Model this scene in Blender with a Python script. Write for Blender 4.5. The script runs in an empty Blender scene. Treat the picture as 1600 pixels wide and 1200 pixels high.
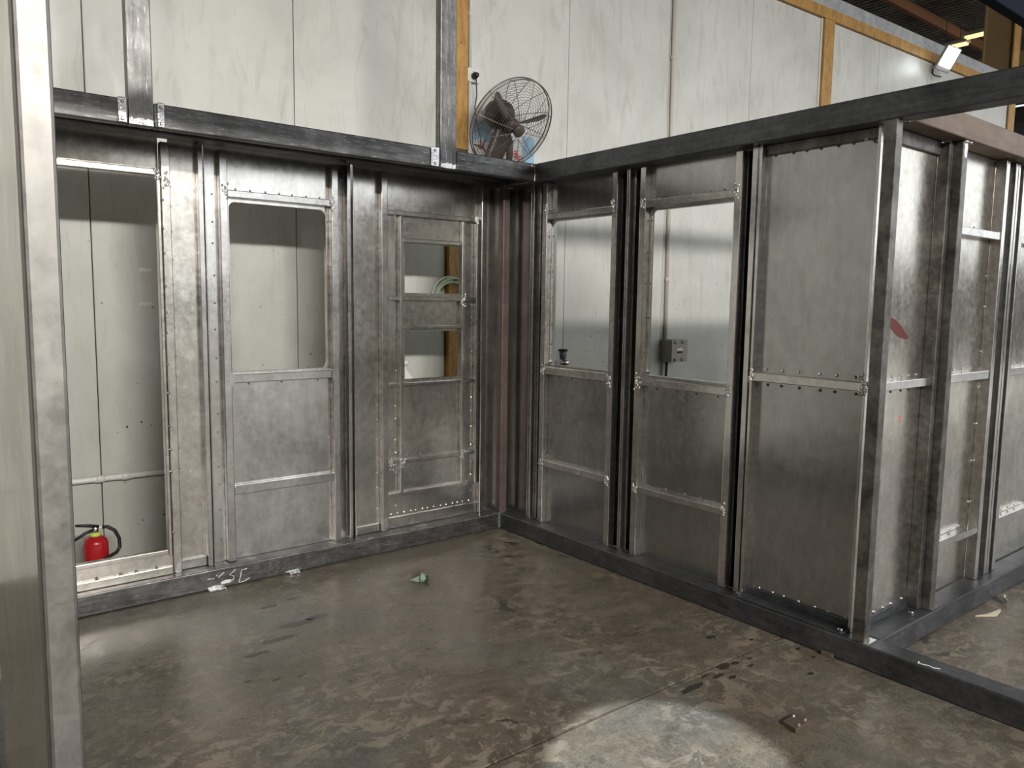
import bpy, bmesh, math, random
from mathutils import Vector, Matrix
random.seed(7)
scene = bpy.context.scene
C = scene.collection

# ------------------------------------------------------------------ camera
FPX = 1205.88
cam_d = bpy.data.cameras.new('camera')
cam_d.sensor_width = 36.0
cam_d.lens = FPX / 1600 * 36.0
cam_d.clip_start = 0.02
cam = bpy.data.objects.new('camera', cam_d)
C.objects.link(cam)
yaw, pitch, roll = 0.6722, -0.1059, 0.0139
fw = Vector((math.sin(yaw)*math.cos(pitch), math.cos(yaw)*math.cos(pitch), math.sin(pitch)))
rt = Vector((math.cos(yaw), -math.sin(yaw), 0)); up = rt.cross(fw)
r2 = math.cos(roll)*rt + math.sin(roll)*up; u2 = -math.sin(roll)*rt + math.cos(roll)*up
m = Matrix((r2, u2, -fw)).transposed().to_4x4()
m.translation = Vector((-2.9006, -3.7482, 1.4188))
cam.matrix_world = m
scene.camera = cam

# ------------------------------------------------------------------ world, light, exposure
world = bpy.data.worlds.new('overcast_sky'); scene.world = world
world.use_nodes = True
bg = world.node_tree.nodes['Background']
bg.inputs[0].default_value = (0.93, 0.97, 1.0, 1); bg.inputs[1].default_value = 1.7
vs = scene.view_settings
vs.view_transform = 'Standard'; vs.look = 'None'; vs.gamma = 1.0; vs.use_curve_mapping = False
vs.exposure = 0.0
try:
    cy = scene.cycles
    cy.max_bounces = 5; cy.diffuse_bounces = 2; cy.glossy_bounces = 3; cy.transmission_bounces = 2; cy.transparent_max_bounces = 4
except AttributeError:
    pass

def area_light(name, loc, target, sx, sy, power, col=(1, 1, 1), portal=False, spread=math.pi):
    d = bpy.data.lights.new(name, 'AREA'); d.shape = 'RECTANGLE'; d.size = sx; d.size_y = sy
    d.energy = power; d.color = col; d.spread = spread
    if portal: d.cycles.is_portal = True
    o = bpy.data.objects.new(name, d); C.objects.link(o); o.location = loc
    o.rotation_euler = (Vector(target) - Vector(loc)).to_track_quat('-Z', 'Y').to_euler()
    return o
# the shed is open towards the yard behind and right of the camera: portals guide the sky light through
area_light('yard_portal_front', (2.25, -12.95, 2.85), (2.25, 0, 2.85), 2.5, 5.6, 1, portal=True)
area_light('yard_portal_side', (3.45, -9.0, 2.85), (-5, -9.0, 2.85), 7.9, 5.6, 1, portal=True)
area_light('yard_portal_right', (9.75, -4.95, 2.85), (9.75, 3, 2.85), 12.4, 5.6, 1, portal=True)
area_light('eaves_portal', (15.95, -2.25, 4.3), (0, -2.25, 4.3), 5.4, 2.75, 1, portal=True)

# ------------------------------------------------------------------ materials
def nt(name):
    mt = bpy.data.materials.new(name); mt.use_nodes = True
    t = mt.node_tree; return mt, t, t.nodes['Principled BSDF']
def N(t, typ, **kw):
    n = t.nodes.new(typ)
    for k, v in kw.items():
        if k.startswith('i_'): n.inputs[k[2:].replace('_', ' ')].default_value = v
        else: setattr(n, k, v)
    return n
def pos(t, scale=(1, 1, 1)):
    g = N(t, 'ShaderNodeNewGeometry'); mp = N(t, 'ShaderNodeMapping')
    mp.inputs['Scale'].default_value = scale
    t.links.new(g.outputs['Position'], mp.inputs['Vector']); return mp.outputs['Vector']
def noise(t, vec, scale, detail=6, rough=.6, dist=0.0):
    n = N(t, 'ShaderNodeTexNoise'); n.inputs['Scale'].default_value = scale
    n.inputs['Detail'].default_value = min(detail, 4); n.inputs['Roughness'].default_value = rough
    n.inputs['Distortion'].default_value = dist
    t.links.new(vec, n.inputs['Vector']); return n.outputs['Fac']
def ramp(t, fac, stops):
    r = N(t, 'ShaderNodeValToRGB'); e = r.color_ramp.elements
    cc = lambda c: (*c, 1) if len(c) == 3 else c
    e[1].position = stops[-1][0]; e[1].color = cc(stops[-1][1]); e[0].position = stops[0][0]; e[0].color = cc(stops[0][1])
    for p, c in stops[1:-1]:
        el = e.new(p); el.color = cc(c)
    t.links.new(fac, r.inputs['Fac']); return r.outputs['Color']
def mix(t, fac, a, b, mode='MIX'):
    n = N(t, 'ShaderNodeMix', data_type='RGBA', blend_type=mode)
    for sock, v in ((n.inputs[0], fac), (n.inputs[6], a), (n.inputs[7], b)):
        if hasattr(v, 'is_linked') or hasattr(v, 'links'): t.links.new(v, sock)
        elif isinstance(v, (int, float)): sock.default_value = v
        else: sock.default_value = (*v, 1)
    return n.outputs[2]
def bump(t, b, h, strength, dist=.01):
    n = N(t, 'ShaderNodeBump'); n.inputs['Strength'].default_value = strength; n.inputs['Distance'].default_value = dist
    t.links.new(h, n.inputs['Height']); t.links.new(n.outputs['Normal'], b.inputs['Normal'])
def g(v): return (v, v, v)
def plain(name, col, rough=.5, metal=0.0, emit=None, estr=0):
    mt, t, b = nt(name)
    b.inputs['Base Color'].default_value = (*col, 1); b.inputs['Roughness'].default_value = rough
    b.inputs['Metallic'].default_value = metal
    n = noise(t, pos(t), 40, 3); c = ramp(t, n, [(0, tuple(x*.85 for x in col)), (1, tuple(min(1, x*1.12) for x in col))])
    t.links.new(c, b.inputs['Base Color'])
    if emit:
        b.inputs['Emission Color'].default_value = (*emit, 1); b.inputs['Emission Strength'].default_value = estr
    return mt
def steel(name, lo, hi, r0, r1, metal=.97, streak=(3, 3, 1), scale=2.0, smudge=.35, wavy=.03, samt=.12, mot=.14, scr=0.0):
    mt, t, b = nt(name)
    v = pos(t); vs_ = pos(t, streak)
    n1 = noise(t, v, scale, 8, .65, .6); n2 = noise(t, vs_, 9, 7, .65); n3 = noise(t, v, 5, 9, .65, .9); n4 = noise(t, v, 34, 6, .7, .4)
    base = ramp(t, n1, [(.3, lo), (.7, hi)])
    c = mix(t, 1.0, base, ramp(t, n2, [(.3, g(1-samt)), (.7, g(1+samt*.7))]), 'MULTIPLY')
    c = mix(t, 1.0, c, ramp(t, n4, [(.32, g(1-mot)), (.68, g(1+mot*.8))]), 'MULTIPLY')
    sm = ramp(t, n3, [(.52, g(0)), (.72, g(1))])
    c = mix(t, mix(t, 1.0, sm, g(smudge), 'MULTIPLY'), c, tuple(min(1, x*1.35+.04) for x in hi))
    if scr:
        sc = ramp(t, noise(t, vs_, 26, 4, .6), [(.61, g(0)), (.66, g(scr))])
        c = mix(t, sc, c, tuple(min(1, x*2.2+.15) for x in hi))
    t.links.new(c, b.inputs['Base Color'])
    b.inputs['Metallic'].default_value = metal
    rr = mix(t, .3, ramp(t, noise(t, v, 3, 4, .5), [(.3, g(r0)), (.7, g(r1))]), ramp(t, n4, [(.3, g(r0*.7)), (.7, g(r1*1.3))])); t.links.new(rr, b.inputs['Roughness'])
    bump(t, b, n1, wavy, .02)
    return mt
M = {}
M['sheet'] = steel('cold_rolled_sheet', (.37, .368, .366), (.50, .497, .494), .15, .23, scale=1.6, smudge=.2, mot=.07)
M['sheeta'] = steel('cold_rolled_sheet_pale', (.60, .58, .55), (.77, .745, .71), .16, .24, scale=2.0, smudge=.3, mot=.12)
M['sheetb'] = steel('bare_sheet_pale', (.56, .53, .48), (.76, .72, .655), .17, .27, scale=3.5, smudge=.4, mot=.16)
M['tube'] = steel('bare_steel_tube', (.54, .525, .505), (.74, .72, .70), .15, .24, scale=4, smudge=.25)
M['postn'] = steel('dull_steel_post', (.24, .232, .22), (.34, .33, .312), .42, .55, scale=4, smudge=.2)
M['beam'] = steel('mill_scale_beam', (.085, .09, .10), (.17, .175, .185), .38, .55, metal=.9, streak=(.7, .7, 5), scale=3, smudge=.12, samt=.25, mot=.2, scr=.10)
M['beamg'] = steel('scratched_beam', (.10, .10, .10), (.22, .217, .213), .36, .50, metal=.92, streak=(.5, .5, 6), scale=5, smudge=.22, samt=.4, mot=.2, scr=.45)
M['beamv'] = steel('scratched_post', (.15, .15, .148), (.30, .297, .292), .42, .56, metal=.92, streak=(6, 6, .5), scale=7, smudge=.3, samt=.35, mot=.2, scr=.45)
M['post'] = steel('stained_post', (.09, .085, .08), (.27, .26, .245), .36, .52, metal=.92, scale=8, smudge=.25, mot=.25)
M['brown'] = steel('oxidised_brown_beam', (.13, .095, .072), (.205, .155, .122), .45, .6, metal=.5, streak=(.7, .7, 4), scale=3, smudge=.15, samt=.2)
M['rustp'] = steel('rusty_corner_post', (.12, .09, .082), (.19, .145, .132), .45, .6, metal=.6, scale=5, smudge=.12)
M['weld'] = steel('ground_weld', (.62, .62, .62), (.9, .9, .9), .16, .34, metal=.95, scale=30, smudge=.4, wavy=.3)
M['navy'] = plain('navy_painted_steel', (.010, .013, .022), .95)
M['navy'].node_tree.nodes['Principled BSDF'].inputs['Specular IOR Level'].default_value = .1
M['bolt'] = plain('zinc_bolt', (.6, .6, .6), .25, 1.0)
M['chalk'] = plain('white_chalk', (.8, .8, .78), .9)
M['ink'] = plain('marker_ink', (.03, .03, .035), .7)
M['redm'] = plain('dark_red_patch', (.10, .018, .014), .35)
M['orangem'] = plain('orange_marker', (.6, .16, .06), .7)

def floor_mat():
    mt, t, b = nt('stained_concrete')
    v = pos(t); vx = pos(t, (1, 1.5, 1))
    big = noise(t, v, 1.3, 6, .62, .6)
    c = ramp(t, big, [(.3, (.072, .058, .042)), (.48, (.112, .091, .066)), (.62, (.104, .098, .082)), (.75, (.085, .085, .075))])
    mid = noise(t, vx, 8, 8, .68, .7)
    c = mix(t, .8, c, ramp(t, mid, [(.3, g(.6)), (.7, g(1.35))]), 'MULTIPLY')
    fl = noise(t, vx, 10, 9, .62, .7)                       # pale dried slurry flakes with hard edges
    where = ramp(t, noise(t, v, 1.7, 3), [(.42, g(.15)), (.58, g(1))])
    c = mix(t, mix(t, 1, ramp(t, fl, [(.545, g(0)), (.555, g(.65)), (.75, g(.9))]), where, 'MULTIPLY'), c, (.235, .20, .155))
    fl2 = noise(t, v, 26, 6, .6, .8)
    c = mix(t, mix(t, 1, ramp(t, fl2, [(.59, g(0)), (.61, g(.6))]), where, 'MULTIPLY'), c, (.26, .225, .175))
    sc = noise(t, pos(t, (1, 2.2, 1)), 14, 9, .72, 3.0)        # fine curling scratches
    c = mix(t, mix(t, 1, ramp(t, sc, [(.483, g(0)), (.5, g(.95)), (.517, g(0))]), ramp(t, noise(t, v, 2.6, 3), [(.45, g(0)), (.6, g(1))]), 'MULTIPLY'), c, (.30, .265, .21))
    sc2 = noise(t, pos(t, (2.0, 1, 1)), 9, 9, .7, 2.2)
    c = mix(t, ramp(t, sc2, [(.55, g(0)), (.56, g(.8)), (.57, g(0))]), c, (.29, .255, .20))
    st = noise(t, v, 9, 5, .6, .5)
    msk = mix(t, 1, ramp(t, st, [(.59, g(0)), (.61, g(1))]), ramp(t, noise(t, v, .9, 2), [(.5, g(0)), (.6, g(.85))]), 'MULTIPLY')
    c = mix(t, msk, c, (.024, .019, .015))
    t.links.new(c, b.inputs['Base Color'])
    t.links.new(ramp(t, fl, [(.3, g(.24)), (.62, g(.40))]), b.inputs['Roughness'])
    bump(t, b, noise(t, v, 22, 8, .7), .12, .006)
    return mt
M['floor'] = floor_mat()
def wallp_mat():
    mt, t, b = nt('white_sandwich_panel')
    v = pos(t)
    c = ramp(t, noise(t, v, 1.3, 6, .6, .6), [(.3, (.55, .555, .52)), (.7, (.70, .70, .665))])
    dirt = noise(t, pos(t, (3, 3, .7)), 4, 8, .7, .8)
    c = mix(t, ramp(t, dirt, [(.52, g(0)), (.75, g(.45))]), c, (.36, .35, .29))
    vo = N(t, 'ShaderNodeTexVoronoi'); vo.inputs['Scale'].default_value = 16; t.links.new(v, vo.inputs['Vector'])
    spots = ramp(t, vo.outputs['Distance'], [(.09, g(1)), (.12, g(0))])
    low = N(t, 'ShaderNodeSeparateXYZ'); t.links.new(v, low.inputs[0])
    mr = N(t, 'ShaderNodeMapRange'); mr.inputs[1].default_value = 2.0; mr.inputs[2].default_value = .9
    t.links.new(low.outputs['Z'], mr.inputs[0])
    c = mix(t, mix(t, 1, mr.outputs[0], ramp(t, noise(t, v, 2.4, 7, .65, .8), [(.25, g(.35)), (.7, g(.8))]), 'MULTIPLY'), c, (.40, .41, .36), 'MIX')
    keep = mix(t, 1, spots, ramp(t, noise(t, v, 7, 2), [(.5, g(0)), (.56, g(1))]), 'MULTIPLY')
    c = mix(t, mix(t, 1, keep, mr.outputs[0], 'MULTIPLY'), c, (.05, .05, .045))
    t.links.new(c, b.inputs['Base Color'])
    t.links.new(ramp(t, dirt, [(.3, g(.34)), (.7, g(.5))]), b.inputs['Roughness'])
    bump(t, b, noise(t, v, 2.2, 4, .6), .12, .02)
    return mt
M['wallp'] = wallp_mat()
def ochre():
    mt, t, b = nt('ochre_painted_steel')
    v = pos(t)
    c = ramp(t, noise(t, pos(t, (3, 3, 1)), 5, 8, .7, 1), [(.3, (.30, .15, .035)), (.55, (.50, .28, .07)), (.75, (.56, .35, .11))])
    c = mix(t, ramp(t, noise(t, v, 12, 6, .7, 2), [(.62, g(0)), (.68, g(.7))]), c, (.12, .06, .02))
    t.links.new(c, b.inputs['Base Color']); b.inputs['Roughness'].default_value = .5
    return mt
M['ochre'] = ochre()
M['brownc'] = plain('brown_column_paint', (.34, .235, .12), .5)
M['galv'] = steel('galvanised_flashing', (.38, .39, .40), (.56, .57, .58), .4, .55, metal=.5, streak=(14, 14, 1), scale=12)
M['roof'] = steel('dark_corrugated_roof', (.10, .088, .075), (.20, .18, .155), .5, .7, metal=.3, scale=1)
M['purlin'] = plain('rust_red_purlin', (.27, .12, .05), .6)
M['dark'] = plain('dark_shed_wall', (.09, .085, .08), .7)
M['board'] = plain('beige_board', (.13, .11, .085), .8)
M['yard'] = plain('yard_concrete', (.72, .69, .65), .8)
M['oil'] = plain('oil_spot', (.035, .027, .02), .32)
M['darkgap'] = plain('joint_filler', (.05, .045, .04), .8)
M['white'] = plain('white_plastic', (.72, .72, .69), .35)
M['cream'] = plain('cream_conduit', (.62, .58, .50), .4)
M['greyb'] = plain('grey_green_enclosure', (.33, .32, .25), .45)
M['black'] = plain('black_rubber', (.015, .015, .016), .45)
M['fanb'] = plain('fan_brown_enamel', (.085, .065, .052), .42)
M['wire'] = plain('fan_guard_wire', (.20, .19, .18), .35, .6)
M['red'] = plain('red_enamel', (.42, .012, .018), .25)
M['yellow'] = plain('yellow_green_collar', (.62, .70, .12), .4)
M['chrome'] = plain('chrome', (.7, .7, .72), .15, 1.0)
M['blue'] = plain('pale_blue_print', (.34, .58, .78), .5)
M['redp'] = plain('red_print', (.70, .10, .12), .5)
M['bluep'] = plain('dark_blue_print', (.10, .13, .45), .5)
M['hose'] = plain('pale_green_hose', (.52, .62, .46), .4)
M['bag'] = plain('translucent_white_bag', (.75, .72, .72), .3)
M['mint'] = plain('mint_wrapper', (.27, .36, .28), .35)
M['mintd'] = plain('dark_green_print', (.02, .06, .04), .35)
M['paper'] = plain('cream_paper', (.60, .55, .42), .7)
M['lampw'] = plain('floodlight_diffuser', (1, 1, 1), .4, emit=(.95, 1, 1), estr=22)
M['tubel'] = plain('fluorescent_tube', (1, .9, .6), .4, emit=(1, .72, .30), estr=1.6)
M['tubew'] = plain('white_fluorescent_tube', (1, 1, 1), .4, emit=(1, .93, .82), estr=22)

# ------------------------------------------------------------------ helpers
def world_loc(o):
    v = Vector((0, 0, 0))
    while o: v += o.location; o = o.parent
    return v
def obj(name, bm, mat, parent=None, smooth=False, kind=None, label=None):
    me = bpy.data.meshes.new(name)
    if parent:
        bmesh.ops.translate(bm, vec=-world_loc(parent), verts=bm.verts)
    bmesh.ops.recalc_face_normals(bm, faces=bm.faces)
    bm.to_mesh(me); bm.free()
    if smooth:
        for pl in me.polygons: pl.use_smooth = True
    me.materials.append(M[mat])
    o = bpy.data.objects.new(name, me); C.objects.link(o)
    if parent: o.parent = parent
    if kind: o['kind'] = kind
    if label: o['label'] = label
    return o
def thing(name, loc, label, cat, group=None):
    o = bpy.data.objects.new(name, None); C.objects.link(o); o.location = loc
    o['label'] = label; o['category'] = cat
    if group: o['group'] = group
    o.empty_display_size = .1
    return o
def tag(o, label, cat, group=None):
    o['label'] = label; o['category'] = cat
    if group: o['group'] = group
    return o
def bx(bm, x0, x1, y0, y1, z0, z1, bev=0, f=None):
    r = bmesh.ops.create_cube(bm, size=1)
    vs_ = r['verts']
    for v in vs_:
        v.co = Vector((x0 + (v.co.x+.5)*(x1-x0), y0 + (v.co.y+.5)*(y1-y0), z0 + (v.co.z+.5)*(z1-z0)))
    if bev:
        es = list({e for v in vs_ for e in v.link_edges})
        rb = bmesh.ops.bevel(bm, geom=es, offset=bev, segments=2, affect='EDGES', profile=.5)
        vs_ = list({v for fa in rb['faces'] for v in fa.verts} | {v for v in vs_ if v.is_valid})
    if f:
        for v in vs_: v.co = f(v.co)
    return vs_
def box(name, b, mat, parent=None, bev=.003, f=None, **kw):
    bm = bmesh.new(); bx(bm, *b, bev=bev, f=f); return obj(name, bm, mat, parent, **kw)
def tube(bm, pts, r, n=8, closed=False, cap=True):
    pts = [Vector(p) for p in pts]; L = len(pts); rings = []
    ref = None
    for i, p in enumerate(pts):
        if closed: d = pts[(i+1) % L] - pts[i-1]
        else: d = pts[min(i+1, L-1)] - pts[max(i-1, 0)]
        d.normalize()
        if ref is None:
            ref = d.orthogonal().normalized()
        ref = (ref - d*ref.dot(d)).normalized(); b = d.cross(ref)
        rr = r[i] if isinstance(r, (list, tuple)) else r
        rings.append([bm.verts.new(p + rr*(math.cos(2*math.pi*k/n)*ref + math.sin(2*math.pi*k/n)*b)) for k in range(n)])
    for i in range(L if closed else L-1):
        a, c = rings[i], rings[(i+1) % L]
        for k in range(n): bm.faces.new((a[k], a[(k+1) % n], c[(k+1) % n], c[k]))
    if cap and not closed:
        bm.faces.new(rings[0][::-1]); bm.faces.new(rings[-1])
def lathe(bm, prof, org, axis=(0, 0, 1), n=24):
    ax = Vector(axis).normalized(); a = ax.orthogonal().normalized(); b = ax.cross(a); org = Vector(org)
    rings = []
    for r, h in prof:
        rings.append([bm.verts.new(org + ax*h + max(r, 1e-5)*(math.cos(2*math.pi*k/n)*a + math.sin(2*math.pi*k/n)*b)) for k in range(n)])
    for p, q in zip(rings, rings[1:]):
        for k in range(n): bm.faces.new((p[k], p[(k+1) % n], q[(k+1) % n], q[k]))
    bm.faces.new(rings[0][::-1]); bm.faces.new(rings[-1])
def rrect(u0, u1, z0, z1, r, n=6):
    out = []
    for cu, cz, a0 in ((u1-r, z1-r, 0), (u0+r, z1-r, 90), (u0+r, z0+r, 180), (u1-r, z0+r, 270)):
        for k in range(n+1):
            a = math.radians(a0 + 90*k/n); out.append((cu + r*math.cos(a), cz + r*math.sin(a)))
    return out
def plate(bm, outline, holes, w0, w1, f):
    """flat plate in (u,z) with holes, thickness w0..w1, mapped by f(u,w,z)"""
    edges = []
    for loop in [outline] + holes:
        vs_ = [bm.verts.new((u, 0, z)) for u, z in loop]
        for i in range(len(vs_)): edges.append(bm.edges.new((vs_[i], vs_[(i+1) % len(vs_)])))
    r = bmesh.ops.triangle_fill(bm, use_beauty=True, use_dissolve=False, edges=edges)
    faces = [x for x in r['geom'] if isinstance(x, bmesh.types.BMFace)]
    ex = bmesh.ops.extrude_face_region(bm, geom=faces)
    nv = {x for x in ex['geom'] if isinstance(x, bmesh.types.BMVert)}
    for v in bm.verts:
        v.co = Vector(f(v.co.x, w1 if v in nv else w0, v.co.z))
def ribbon(bm, pts, width, to3, n_off=.0006):
    """flat drawn stroke with a little body; pts in 2D, to3(u,v,h) -> world"""
    P = [Vector(p) for p in pts]
    rows = []
    for i, p in enumerate(P):
        d = (P[min(i+1, len(P)-1)] - P[max(i-1, 0)]).normalized(); nn = Vector((-d.y, d.x))
        w = width*random.uniform(.35, .6)
        rows.append((p+nn*w, p-nn*w))
    vs_ = [[bm.verts.new(to3(q.x, q.y, h)) for h in (0, n_off) for q in row] for row in rows]
    for a, b in zip(vs_, vs_[1:]):
        for i, j in ((2, 3), (0, 2), (3, 1), (1, 0)): bm.faces.new((a[i], a[j], b[j], b[i]))
    bm.faces.new((vs_[0][0], vs_[0][1], vs_[0][3], vs_[0][2])); bm.faces.new((vs_[-1][0], vs_[-1][2], vs_[-1][3], vs_[-1][1]))
def blob(bm, c, r, ax=None, seg=6):
    rr = bmesh.ops.create_icosphere(bm, subdivisions=1, radius=1)
    for v in rr['verts']:
        v.co = Vector(c) + Vector((v.co.x*r[0], v.co.y*r[1], v.co.z*r[2]))

# wall frames: u along the wall, w depth behind the front face, z up
SA = lambda u, w, z: Vector((u, w, z))
SB = lambda u, w, z: Vector((w, -u, z))
SC = lambda u, w, z: Vector((u, -2.343 + w, z))
_k = .03; _n = math.sqrt(1+_k*_k)
SD = lambda s, t, z: Vector((s/_n + t*_k/_n, .62 - s*_k/_n + t/_n, z))        # back wall of the hall
def fb(F): return lambda co: F(co.x, co.y, co.z)

# ================================================================== SETTING
# floor: two cast slabs with an open joint
fl = box('floor', (-14, 22, -45, 16, -.2, -.012), 'darkgap', bev=0); fl['kind'] = 'structure'
JY = -1.955
bm = bmesh.new(); plate(bm, [(-9, JY+.08), (-.872, JY-.009), (-.05, JY-.024), (16, JY-.024), (16, 16), (-9, 16)], [], -.012, 0, lambda u, w, z: (u, z, w))
obj('slab', bm, 'floor', fl)
bm = bmesh.new(); plate(bm, [(-9, JY+.068), (-.872, JY-.021), (-.05, JY-.034), (16, JY-.034), (16, -5), (3.5, -5), (3.5, -13), (-9, -13)], [], -.012, 0, lambda u, w, z: (u, z, w))
obj('slab', bm, 'floor', fl)
box('yard_slab', (-14, 22, -45, -13.01, -.012, -.001), 'yard', fl, bev=0)
box('yard_slab', (3.51, 22, -13.009, -5.01, -.012, -.001), 'yard', fl, bev=0)

# back wall: white sandwich panels between ochre columns
wb = bpy.data.objects.new('wall_back', None); C.objects.link(wb); wb['kind'] = 'structure'; wb.location = (0, .62, 0)
seams = [-8.5, -7.4, -6.35, -5.3, -4.25, -3.19, -2.11, -1.035, -.01]
def dpanel(a, b, top=4.17):
    box('panel', (a+.002, b-.002, 0, .08, 0, top), 'wallp', wb, bev=.004, f=fb(SD))
for a, b in zip(seams, seams[1:]): dpanel(a, b)
for a, b in ((.14, 1.04), (1.04, 2.11), (2.11, 3.165), (3.165, 4.225), (4.41, 5.3), (5.3, 6.37), (6.37, 7.44), (7.44, 8.5)): dpanel(a, b)
box('backing', (-8.5, 8.5, .082, .1, 0, 4.17), 'dark', wb, bev=0, f=fb(SD))
ct = 0
for a, b, top in ((-.0, .14, 4.17), (4.235, 4.40, 4.17)):
    ct += 1
    o = box('trim_%d' % ct, (a, b, -.035, .08, 0, top), 'ochre', bev=.004, f=fb(SD)); o['kind'] = 'structure'
o = box('trim_3', (-8.5, 8.5, -.03, .08, 4.175, 4.275), 'ochre', bev=.004, f=fb(SD)); o['kind'] = 'structure'
o = box('trim_4', (-8.5, 8.5, -.02, .10, 4.28, 4.40), 'galv', bev=.003, f=fb(SD)); o['kind'] = 'structure'
# end column, an I section: near flange ochre, web brown
cr = bpy.data.objects.new('trim_5', None); C.objects.link(cr); cr['kind'] = 'structure'; cr.location = SD(8.6, 0, 0)
box('flange', (8.51, 8.70, -.02, .0, 0, 5.5), 'ochre', cr, f=fb(SD))
box('web', (8.55, 8.57, .0, .34, 0, 5.5), 'brownc', cr, f=fb(SD))
box('flange', (8.51, 8.70, .34, .36, 0, 5.5), 'brownc', cr, f=fb(SD))
# thin vertical white cover strips beside the columns
box('cover_strip', (4.205, 4.23, -.012, .0, 0, 4.17), 'white', wb, bev=.002, f=fb(SD))

# shed shell
ceil = bpy.data.objects.new('ceiling', None); C.objects.link(ceil); ceil['kind'] = 'structure'; ceil.location = (0, 0, 5.7)
bm = bmesh.new(); pr = []
x = -9.0; k = 0
while x < 16:
    pr.append((x, 5.72 + (.02 if (k // 2) % 2 else 0))); x += .03 if k % 2 else .025; k += 1
for lo, hi, ys in ((-9.1, 3.55, (-13, 16)), (3.45, 16.1, (-5, 16))):
    sub = [q for q in pr if lo <= q[0] <= hi]
    rows = [[bm.verts.new((a, y, z)) for a, z in sub] for y in ys]
    for i in range(len(sub)-1): bm.faces.new((rows[0][i], rows[0][i+1], rows[1][i+1], rows[1][i]))
bmesh.ops.solidify(bm, geom=bm.faces[:], thickness=.004)
obj('roof_sheet', bm, 'roof', ceil)
for y in (-12.9, -11.8, -10.2, -8.6, -7.2, -5.5, -3.8, -2.1, -.3, 1.7, 3.4, 5.1, 6.8, 8.5, 10.5, 13):
    box('purlin', (-9, 16 if y > -5 else 3.5, y, y+.07, 5.56, 5.70), 'purlin', ceil, bev=.004)
for x in (-4, 2.5, 11.5):
    box('rafter', (x, x+.16, -13 if x < 3 else -5, 16, 5.28, 5.55), 'brownc', ceil, bev=.006)
o = box('wall_left', (-9.2, -9, -13, 16, 0, 5.72), 'dark', bev=0); o['kind'] = 'structure'
o = box('wall_far', (-9, 16, 15.8, 16, 0, 5.72), 'dark', bev=0); o['kind'] = 'structure'
o = box('wall_right', (16, 16.2, -5, 3, 0, 2.9), 'dark', bev=0); o['kind'] = 'structure'
o = box('wall_gable', (16, 16.2, .5, 3, 2.905, 5.69), 'dark', bev=0); o['kind'] = 'structure'
o = box('wall_inner', (8.75, 16, 3, 3.15, 0, 5.69), 'dark', bev=0); o['kind'] = 'structure'
box('board', (8.75, 16, 2.97, 2.999, 0, 3.45), 'board', o, bev=0)
o = box('wall_front', (-9, 1, -13.2, -13, 0, 5.72), 'wallp', bev=0); o['kind'] = 'structure'
box('reflection_band', (-9, 1, -12.999, -12.98, 0, 1.55), 'dark', o, bev=0)  # added dark strip on the unseen wall, reflects as an eye-level band
o = box('wall_yard', (18, 18.2, -23.9, -4, 0, 2.6), 'dark', bev=0); o['kind'] = 'structure'
o = box('wall_yard', (-14, 22, -24.2, -24, 0, 1.9), 'dark', bev=0); o['kind'] = 'structure'

# dark oil spots beside the joint and by the left sill
def stain(x, y, rx, ry, n=14):
    out = [(x + rx*math.cos(2*math.pi*k/n)*random.uniform(.6, 1), y + ry*math.sin(2*math.pi*k/n)*random.uniform(.6, 1)) for k in range(n)]
    bm = bmesh.new(); plate(bm, out, [], .0002, .0007, lambda u, w, z: (u, z, w)); obj('oil_stain', bm, 'oil', fl)
for q in ((-.66, -2.035, .085, .022), (-.50, -2.035, .045, .015), (-.42, -2.00, .05, .022), (-.36, -2.01, .03, .015), (-.47, -2.075, .03, .012), (-.33, -2.06, .02, .01), (-.55, -2.005, .03, .008), (-.28, -2.02, .018, .008),
          (-.24, -1.80, .04, .018), (-.12, -1.92, .018, .009), (-.04, -2.09, .02, .009), (-.06, -2.17, .018, .008), (-.42, -1.55, .02, .008), (-.47, -1.58, .025, .008), (-.20, -2.24, .022, .010), (-.73, -1.62, .016, .008),
          (-1.60, -.62, .10, .03), (-1.50, -.60, .06, .025), (-1.72, -.72, .09, .02), (-1.85, -.80, .06, .018), (-1.62, -.36, .05, .02), (-1.50, -.33, .04, .012), (-1.95, -1.0, .02, .01), (-1.86, -1.05, .022, .01), (-1.78, -1.08, .016, .008)):
    stain(*q)

# ================================================================== CABIN FRAME
H0, H1, ZB = 2.107, 2.205, .1
fr = thing('cabin_frame', (0, 0, 0), 'welded cabin frame of dark steel box section sills, posts and top beams', 'steel frame')
def fp(name, b, mat, bev=.005, **kw): return box(name, b, mat, fr, bev=bev, **kw)
silA = fp('sill', (-2.74, -.002, 0, .1, .002, ZB), 'beamg')
silB = fp('sill', (0, .1, -4.6, .1, .002, ZB), 'beam')
fp('sill', (.101, 3.2, -2.36, -2.262, .002, ZB), 'beam')
fp('sill', (-2.742, -2.69, -2.29, -.001, .002, ZB), 'beam')
fp('top_beam', (-2.74, -.002, 0, .1, 2.14, H1), 'beam')
for a, b in ((-2.75, -2.131), (-2.034, -.646), (-.544, -.003)):
    fp('top_beam', (a, b, -.29, -.24, H0, H1), 'beamg', label='scratched grey front beam')
fp('top_plate', (-2.74, -.003, -.239, -.001, 2.195, 2.201), 'beam', bev=.001)
fp('top_beam', (0, .1, -4.6, .1, H0, H1), 'beam')
fp('top_beam', (.101, 3.2, -2.36, -2.262, H0, H1), 'brown', label='brown oxidised top beam')
fp('top_beam', (-2.75, 3.2, -2.36, -2.31, 2.69, 2.79), 'navy', label='dark navy overhead beam')
fp('post', (0, .05, 0.0, .05, ZB, H0), 'rustp', bev=.004, label='reddish inner corner post')
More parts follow.
